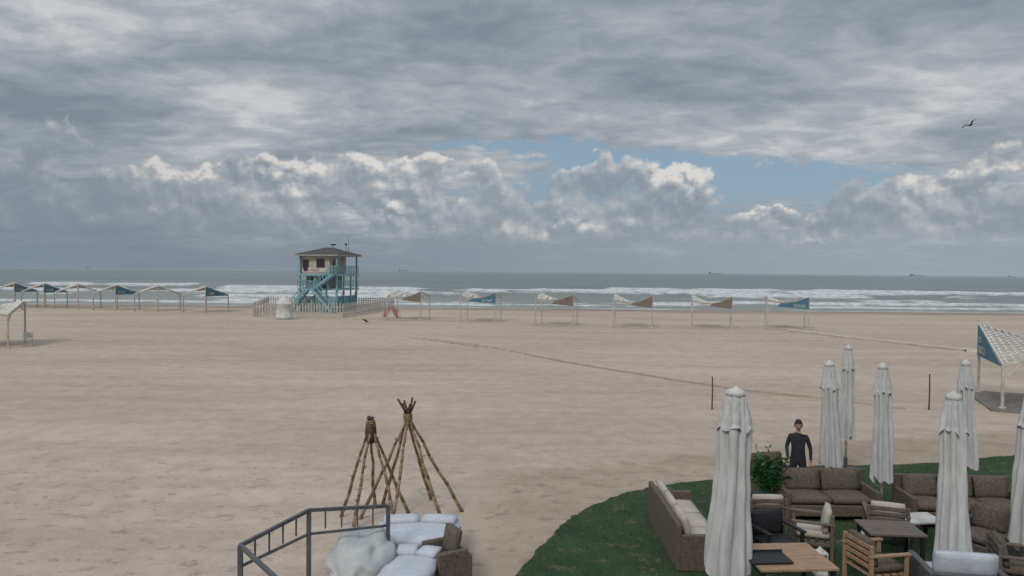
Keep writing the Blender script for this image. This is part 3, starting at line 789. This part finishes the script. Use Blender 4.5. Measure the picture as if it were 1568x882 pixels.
# ---------------------------------------------------------------- person
def skinned(name,joints,edges,root=0,sub=2):
    me=bpy.data.meshes.new(name); me.from_pydata([j[0] for j in joints],edges,[]); me.update()
    ob=bpy.data.objects.new(name,me); COL.objects.link(ob)
    md=ob.modifiers.new('skin','SKIN'); md.use_smooth_shade=True
    sv=me.skin_vertices[0].data
    for i,j in enumerate(joints):
        r=j[1]; sv[i].radius=(r,r) if not isinstance(r,tuple) else r
        sv[i].use_root=(i==root)
    md2=ob.modifiers.new('sub','SUBSURF'); md2.levels=sub; md2.render_levels=sub
    bpy.context.view_layer.update()
    dg=bpy.context.evaluated_depsgraph_get()
    nm=bpy.data.meshes.new_from_object(ob.evaluated_get(dg)); ob.modifiers.clear(); ob.data=nm
    for p in nm.polygons: p.use_smooth=True
    return ob
J=[((0,0,0.95),(0.155,0.11)),((0,0.0,1.12),(0.135,0.10)),((0,0.0,1.32),(0.165,0.105)),((0,0.01,1.44),(0.10,0.075)),((0,0.0,1.50),0.052),((0,-0.01,1.56),0.05),
 ((-0.17,0.01,1.41),0.058),((-0.235,0.0,1.17),0.043),((-0.20,-0.16,0.98),0.032),((-0.19,-0.21,0.93),0.03),
 ((0.17,0.01,1.41),0.058),((0.25,0.02,1.15),0.043),((0.26,-0.03,0.92),0.032),((0.26,-0.04,0.86),0.03),
 ((-0.09,0,0.86),0.10),((-0.10,-0.02,0.50),0.065),((-0.11,0.02,0.10),0.042),((-0.12,-0.12,0.04),0.038),
 ((0.09,0,0.86),0.10),((0.12,-0.04,0.50),0.065),((0.14,0.0,0.10),0.042),((0.16,-0.14,0.04),0.038)]
E=[(0,1),(1,2),(2,3),(3,4),(4,5),(2,6),(6,7),(7,8),(8,9),(2,10),(10,11),(11,12),(12,13),(0,14),(14,15),(15,16),(16,17),(0,18),(18,19),(19,20),(20,21)]
person=empty('standing_person',(6.28,15.6,TZ-0.02),R(-25))
body=skinned('body_and_clothes',J,E); body.parent=person
body.data.materials.clear()
for mt in(M_cloth,M_skin,M_shoe): body.data.materials.append(mt)
for p in body.data.polygons:
    c_=p.center
    p.material_index=1 if (c_.z>1.49 or (c_.z<0.97 and c_.y<-0.15 and c_.z>0.5) or (abs(c_.x)>0.22 and c_.z<0.93)) else (2 if c_.z<0.09 else 0)
mb=MB(); vs=[];fs=[];n=24;mr_=18
for j in range(mr_+1):
    ph=math.pi*j/mr_
    for i in range(n):
        th=2*math.pi*i/n; x_=math.sin(ph)*math.cos(th);y_=math.sin(ph)*math.sin(th);z_=math.cos(ph)
        jaw=1-0.22*max(0,-z_)**1.2
        X_=x_*0.076*jaw;Y_=y_*0.097*(1-0.1*max(0,-z_));Z_=z_*0.118
        fr=max(0,-y_)
        Y_-=0.030*math.exp(-((x_/0.22)**2+((z_+0.12)/0.25)**2))*fr
        Y_+=0.014*(math.exp(-(((x_-0.42)/0.22)**2+((z_-0.08)/0.16)**2))+math.exp(-(((x_+0.42)/0.22)**2+((z_-0.08)/0.16)**2)))*fr
        Y_-=0.008*math.exp(-((x_/0.35)**2+((z_+0.5)/0.1)**2))*fr
        vs.append((X_,Y_,Z_))
for j in range(mr_):
    for i in range(n): fs.append((j*n+i,(j+1)*n+i,(j+1)*n+(i+1)%n,j*n+(i+1)%n))
mb.add(vs,fs)
for a in(-1,1): mb.rev([(-0.03,0.006),(-0.015,0.014),(0.01,0.018),(0.03,0.008)],8,c=(a*0.078,0.01,0))
hd=mb.obj('head',M_skin,person,smooth=True); hd.location=(0,-0.02,1.655); hd.rotation_euler=(0.15,0,0.2)
mb=MB(); vs=[];fs=[]
for j in range(11):
    ph=math.pi*0.62*j/10
    for i in range(n):
        th=2*math.pi*i/n; x_=math.sin(ph)*math.cos(th);y_=math.sin(ph)*math.sin(th);z_=math.cos(ph)
        if y_<-0.35: z_=max(z_,0.45)
        vs.append((x_*0.086,y_*0.105+0.008,z_*0.13+0.004*mnoise.noise(Vector((x_*9,y_*9,z_*9)))))
for j in range(10):
    for i in range(n): fs.append((j*n+i,(j+1)*n+i,(j+1)*n+(i+1)%n,j*n+(i+1)%n))
mb.add(vs,fs); hr=mb.obj('hair',M_hair,person,smooth=True); hr.location=(0,-0.02,1.66); hr.rotation_euler=(0.15,0,0.2)
mb=MB()
for a in(-1,1): mb.rev([(-0.010,0.002),(0,0.011),(0.010,0.002)],8,c=(a*0.030,-0.084,0.012))
ey=mb.obj('eyes',M_hair,person,smooth=True); ey.location=hd.location; ey.rotation_euler=hd.rotation_euler
mb=MB(); mb.box((0,-0.088,-0.058),(0.045,0.01,0.008)); mo=mb.obj('mouth',M_pink,person,bevel=0.003); mo.location=hd.location; mo.rotation_euler=hd.rotation_euler
def hand(name,base,dirv,side):
    base=Vector(base); d=Vector(dirv).normalized(); w=d.cross(Vector((0,1,0.2))).normalized()*side; nrm=d.cross(w).normalized()
    Jn=[(base,0.026),(base+d*0.05,(0.036)),(base+d*0.085,(0.034))]; En=[(0,1),(1,2)]
    for k,(o_,ln) in enumerate(((-0.027,0.066),(-0.009,0.076),(0.009,0.072),(0.027,0.056))):
        i0=len(Jn); p=base+d*0.085+w*o_
        Jn+=[(p,0.0105),(p+d*ln*0.45+nrm*0.006,0.0095),(p+d*ln*0.8+nrm*0.018,0.0085),(p+d*ln+nrm*0.030,0.0075)]
        En+=[(2,i0),(i0,i0+1),(i0+1,i0+2),(i0+2,i0+3)]
    i0=len(Jn); p=base+d*0.03-w*0.034
    Jn+=[(p,0.012),(p+d*0.03-w*0.018,0.011),(p+d*0.058-w*0.022+nrm*0.01,0.009)]; En+=[(1,i0),(i0,i0+1),(i0+1,i0+2)]
    ob=skinned(name,Jn,En,0,1); ob.data.materials.clear(); ob.data.materials.append(M_skin); ob.parent=person
hand('left_hand',(-0.19,-0.21,0.93),(0.05,-0.6,-0.6),1); hand('right_hand',(0.26,-0.04,0.86),(0,-0.1,-1),-1)

# ---------------------------------------------------------------- birds
def bird_fly(x,y,z,span,rot):
    e=empty('flying_crow',(x,y,z)); e.rotation_euler=rot; s_=span/2
    mb=MB(); mb.rev([(-0.22,0.008),(-0.16,0.035),(0,0.06),(0.12,0.045),(0.18,0.04),(0.22,0.03),(0.29,0.004)],12); b_=mb.obj('body',M_bird,e,smooth=True); b_.rotation_euler=(R(90),0,0); b_.scale=(span*1.1,)*3
    mb=MB()
    for a in(-1,1):
        T=[(0.03*a,0.10,0.0),(0.03*a,-0.10,0.0),(a*s_*0.5,0.16,0.17),(a*s_*0.5,-0.09,0.16),(a*s_,0.02,0.10),(a*s_*0.92,-0.12,0.09),(a*s_*0.78,-0.14,0.12)]
        mb.add(T,[(0,1,3,2),(2,3,6,4),(4,6,5)])
    mb.add([(0.02,0.2,0),(-0.02,0.2,0),(-0.08,0.4,0),(0.08,0.4,0)],[(0,1,2,3)])
    w=mb.obj('wings_and_tail',M_bird,e); sd=w.modifiers.new('s','SOLIDIFY'); sd.thickness=0.012
bird_fly(25.3,40,13.35,0.85,(R(15),R(-25),R(-60)))
def crow(x,y,rot,s_=1.0):
    mb=MB()
    prof=[(-0.20,0.005),(-0.16,0.03),(-0.06,0.075),(0.05,0.08),(0.12,0.055),(0.17,0.04),(0.21,0.042),(0.25,0.03),(0.27,0.012),(0.33,0.003)]
    n=12;vs=[];fs=[]
    for j,(t,r) in enumerate(prof):
        for i in range(n):
            a=2*math.pi*i/n; vs.append((t,r*math.cos(a),0.20+t*0.45+r*math.sin(a)))
    for j in range(len(prof)-1):
        for i in range(n): fs.append((j*n+i,j*n+(i+1)%n,(j+1)*n+(i+1)%n,(j+1)*n+i))
    mb.add(vs,fs)
    mb.add([(-0.14,0.03,0.15),(-0.14,-0.03,0.15),(-0.34,-0.04,0.06),(-0.34,0.04,0.06)],[(0,1,2,3)])
    for a in(-1,1): mb.cyl((0.0,a*0.03,0.16),(0.01,a*0.035,0),0.008,n=5); mb.cyl((0.01,a*0.035,0.005),(0.06,a*0.035,0.005),0.006,n=4)
    o=mb.obj('standing_crow',M_bird,None,smooth=True); o.location=(x,y,-0.02); o.rotation_euler=(0,0,rot); o.scale=(s_,)*3
crow(-13.75,67.6,R(170),1.3)

# ---------------------------------------------------------------- ships
def ship(x,y,L_,h,seed):
    e=empty('distant_cargo_ship',(x,y,-0.5)); mb=MB()
    a=L_/2;w=L_*0.08
    mb.add([(-a*0.96,-w,0),(a*0.9,-w,0),(a*0.98,0,0),(a*0.9,w,0),(-a*0.96,w,0),(-a,-w,h*0.45),(a*0.93,-w,h*0.45),(a*1.05,0,h*0.55),(a*0.93,w,h*0.45),(-a,w,h*0.45)],
      [(4,3,2,1,0),(5,6,7,8,9),(0,1,6,5),(1,2,7,6),(2,3,8,7),(3,4,9,8),(4,0,5,9)])
    mb.box((-a*0.75,0,h*0.9),(L_*0.1,w*1.6,h*0.9)); mb.box((-a*0.8,0,h*1.5),(L_*0.03,w*0.4,h*0.4))
    for k in range(3): mb.cyl((a*(-0.3+0.4*k),0,h*0.4),(a*(-0.3+0.4*k),0,h*1.0),L_*0.008,n=6)
    mb.obj('hull_and_bridge',M_ship,e)
ship(-4420,7500,60,10,1); ship(-1060,7000,95,13,2); ship(1980,7000,140,14,3); ship(3950,7000,150,13,4); ship(4800,6900,70,9,5)

# ---------------------------------------------------------------- WORLD
SUN_EL=R(42); SUN_AZ=R(208)
w=bpy.data.worlds.new('World'); scene.world=w; w.use_nodes=True
w.cycles.sampling_method='MANUAL'; w.cycles.sample_map_resolution=256
nt=w.node_tree; N=nt.nodes; L=nt.links
for n_ in list(N): N.remove(n_)
out=N.new('ShaderNodeOutputWorld'); bg=N.new('ShaderNodeBackground'); L.new(bg.outputs[0],out.inputs[0]); bg.inputs['Strength'].default_value=0.1
sky=N.new('ShaderNodeTexSky'); sky.sky_type='NISHITA'; sky.sun_disc=False; sky.sun_elevation=SUN_EL; sky.sun_rotation=SUN_AZ; sky.air_density=1.0; sky.dust_density=2.0
tc=N.new('ShaderNodeTexCoord'); vn=N.new('ShaderNodeVectorMath'); vn.operation='NORMALIZE'; L.new(tc.outputs['Generated'],vn.inputs[0])
sp=N.new('ShaderNodeSeparateXYZ'); L.new(vn.outputs[0],sp.inputs[0])
dx,dy,dz=sp.outputs
az=mm('ARCTAN2',dx,dy); el=mm('ARCSINE',dz)
def comb(a,b_,c=0.0):
    n_=N.new('ShaderNodeCombineXYZ')
    for i,v in enumerate((a,b_,c)):
        if hasattr(v,'is_output'): L.new(v,n_.inputs[i])
        else: n_.inputs[i].default_value=v
    return n_.outputs[0]
def sstep(v,a,b_,lo=0.0,hi=1.0):
    n_=N.new('ShaderNodeMapRange'); n_.interpolation_type='SMOOTHSTEP'; L.new(v,n_.inputs[0]); n_.inputs[1].default_value=a; n_.inputs[2].default_value=b_; n_.inputs[3].default_value=lo; n_.inputs[4].default_value=hi
    return n_.outputs[0]
def skyp(px,py):
    a=math.atan((px-784)/1100); h=408.3+0.00957*px
    return a, math.atan((h-py)/1100*math.cos(a))
def wn(vec,scale,det=6,rough=0.6,dist=0.0,out_='Fac'):
    n_=N.new('ShaderNodeTexNoise'); n_.noise_dimensions='2D'; n_.inputs['Scale'].default_value=scale; n_.inputs['Detail'].default_value=det; n_.inputs['Roughness'].default_value=rough; n_.inputs['Distortion'].default_value=dist
    L.new(vec,n_.inputs['Vector']); return n_.outputs[out_]
wv=comb(az,mm('MULTIPLY',el,1.5))
wc_=wn(wv,14,4,0.6,0,'Color'); ws=N.new('ShaderNodeSeparateColor'); L.new(wc_,ws.inputs[0])
azw=mm('ADD',az,mm('MULTIPLY',mm('SUBTRACT',ws.outputs[0],0.5),0.10)); elw=mm('ADD',el,mm('MULTIPLY',mm('SUBTRACT',ws.outputs[1],0.5),0.05))
def blob(px,py,rx,ry,amp=1.0,warp=True):
    a,e_=skyp(px,py); A=azw if warp else az; E_=elw if warp else el
    kx=1/(rx/1100*math.cos(a)**2); ky=1/(ry/1100*math.cos(a))
    u=mm('MULTIPLY_ADD',A,kx,-a*kx); v=mm('MULTIPLY_ADD',E_,ky,-e_*ky)
    d2=mm('MULTIPLY_ADD',u,u,mm('MULTIPLY',v,v))
    return mm('MULTIPLY',mm('POWER',math.e,mm('MULTIPLY',d2,-1.0)),amp)
def total(L_):
    t=L_[0]
    for q in L_[1:]: t=mm('ADD',t,q)
    return t
def K(c,k=1.0): return tuple(v*k for v in s2l(c))
def x10(c): return mixc(1.0,c,(10,10,10),'MULTIPLY')
blue=mixc(0.78,sky.outputs[0],K((134,159,179),10))
hz=mixc(sstep(az,-0.45,0.55),K((127,139,150),10),K((151,161,170),10))
base=mixc(sstep(el,0.06,0.11),hz,blue)
# upper stratocumulus deck
den=mm('ADD',mm('MAXIMUM',dz,0.0),0.16)
P=comb(mm('DIVIDE',dx,den),mm('DIVIDE',dy,den))
mp=N.new('ShaderNodeMapping'); mp.inputs['Rotation'].default_value=(0,0,R(-12)); mp.inputs['Scale'].default_value=(0.72,1.0,1.0); L.new(P,mp.inputs['Vector'])
nA=wn(mp.outputs[0],1.7,7,0.54,0.3); nB=wn(mp.outputs[0],8.5,4,0.58,0.3)
nU=mm('ADD',mm('MULTIPLY',nA,0.70),mm('MULTIPLY',nB,0.30))
lightA=total([blob(370,150,80,40,0.09),blob(330,45,240,22,0.09),blob(40,5,90,18,0.10),blob(520,8,70,14,0.10),blob(1380,90,240,55,0.05),blob(700,170,240,30,0.06),blob(1250,195,300,34,0.05)])
darkA=total([blob(120,170,240,90,0.06),blob(760,75,240,36,0.04)])
nU2=mm('SUBTRACT',mm('ADD',nU,lightA),darkA)
cu=ramp(nU2,[(0.34,K((129,139,150))),(0.46,K((147,156,165))),(0.57,K((167,173,180))),(0.69,K((198,201,204)))])
gap=total([blob(1010,255,170,40,0.85),blob(730,222,150,16,1.0),blob(1180,272,140,24,0.7),blob(540,232,80,12,0.5),blob(880,235,60,20,0.5)])
covU=mm('ADD',mm('MULTIPLY',sstep(el,0.11,0.18),0.75),mm('MULTIPLY',nU,1.2))
covU=mm('SUBTRACT',mm('ADD',covU,blob(200,250,420,120,0.5)),gap)
col=mixc(sstep(covU,0.36,0.80),base,x10(cu))
# cumulus banks
def cum(oa,oe):
    v=comb(mm('ADD',az,oa),mm('MULTIPLY_ADD',el,1.15,oe))
    f1=wn(v,10,7,0.58,0.0)
    vv=comb(mm('ADD',mm('ADD',az,oa),mm('MULTIPLY',ws.outputs[1],0.03)),mm('MULTIPLY_ADD',el,1.15,mm('ADD',oe,mm('MULTIPLY',ws.outputs[0],0.03))))
    vo=N.new('ShaderNodeTexVoronoi'); vo.voronoi_dimensions='2D'; vo.feature='F1'; vo.inputs['Scale'].default_value=19; vo.inputs['Detail'].default_value=2; vo.inputs['Roughness'].default_value=0.5; vo.inputs['Lacunarity'].default_value=2.3; vo.normalize=False
    L.new(vv,vo.inputs['Vector'])
    return mm('MULTIPLY_ADD',vo.outputs['Distance'],-0.17,f1)
d0=cum(0,0); d1=cum(0.004,0.012)
B=[(1030,312,62,54,.68),(885,295,80,50,.52),(1165,340,28,38,.5),(1255,350,40,34,.5),(1340,312,90,52,.55),(1490,305,130,62,.6),(600,322,50,34,.5),(455,285,65,56,.45),(320,265,150,26,.35),(620,268,200,34,.42),(850,346,70,24,.5),(720,332,220,56,.38),(1480,355,180,40,.4),(100,310,230,95,.5),(1060,355,240,26,.35),(350,338,180,50,.45)]
mask=total([blob(*q) for q in B])
dens=mm('ADD',mm('MULTIPLY',mask,0.75),mm('SUBTRACT',d0,0.57))
aC=sstep(dens,0.0,0.11)
rel=mm('SUBTRACT',d0,d1)
edge_l=mm('SUBTRACT',1.0,sstep(dens,0.02,0.26))
LB=[(1040,270,60,20,.60),(1165,318,24,24,.6),(600,320,34,26,.70),(1490,258,100,18,.45),(1250,350,30,24,.6),(850,347,60,14,.55),(440,275,50,40,.40),(280,258,90,11,.8),(560,245,230,26,.36),(1400,285,50,26,.3),(900,248,60,20,.2)]
lb=total([blob(*q) for q in LB])
lit=mm('MULTIPLY',rel,1.9)
lit=mm('ADD',lit,mm('MULTIPLY',edge_l,mm('MULTIPLY_ADD',lb,0.9,0.06)))
lit=mm('ADD',lit,mm('MULTIPLY',lb,mm('MULTIPLY_ADD',rel,7.0,0.48)))
lit=mm('SUBTRACT',mm('ADD',lit,0.22),blob(60,330,240,110,.22))
cc=ramp(lit,[(0.0,K((136,147,157))),(0.25,K((151,159,168))),(0.5,K((174,179,184))),(0.88,K((220,217,212)))])
band=mm('MULTIPLY',sstep(el,0.025,0.055),sstep(el,0.215,0.16))
col=mixc(mm('MULTIPLY',mm('MULTIPLY',aC,band),0.90),col,x10(cc))
col=mixc(sstep(el,0.080,0.01,0.0,0.92),col,hz)
dl=blob(60,330,330,120,0.30,False)
col=mixc(dl,col,K((113,126,139),10))
zen=sstep(el,0.42,1.2,1.0,2.3)
zc=N.new('ShaderNodeVectorMath'); zc.operation='SCALE'; L.new(col,zc.inputs[0]); L.new(zen,zc.inputs['Scale'])
L.new(zc.outputs[0],bg.inputs['Color'])

# sun
sd=bpy.data.lights.new('sun','SUN'); sd.energy=1.3; sd.angle=R(18); sd.color=(1.0,0.95,0.88)
so=bpy.data.objects.new('sun',sd); COL.objects.link(so)
sv=Vector((math.sin(SUN_AZ)*math.cos(SUN_EL),math.cos(SUN_AZ)*math.cos(SUN_EL),math.sin(SUN_EL)))
so.rotation_euler=sv.to_track_quat('Z','Y').to_euler(); so.location=sv*50

# camera
cam=bpy.data.cameras.new('camera'); cam.sensor_width=36; cam.lens=36*1100/1568; cam.clip_start=0.1; cam.clip_end=60000
co=bpy.data.objects.new('camera',cam); COL.objects.link(co)
mt=Matrix.Rotation(R(90-1.31),4,'X')@Matrix.Rotation(R(0.548),4,'Z'); mt.translation=Vector((0,0,5.0))
co.matrix_world=mt
scene.camera=co
scene.view_settings.view_transform='Standard'; scene.view_settings.look='None'; scene.view_settings.exposure=0
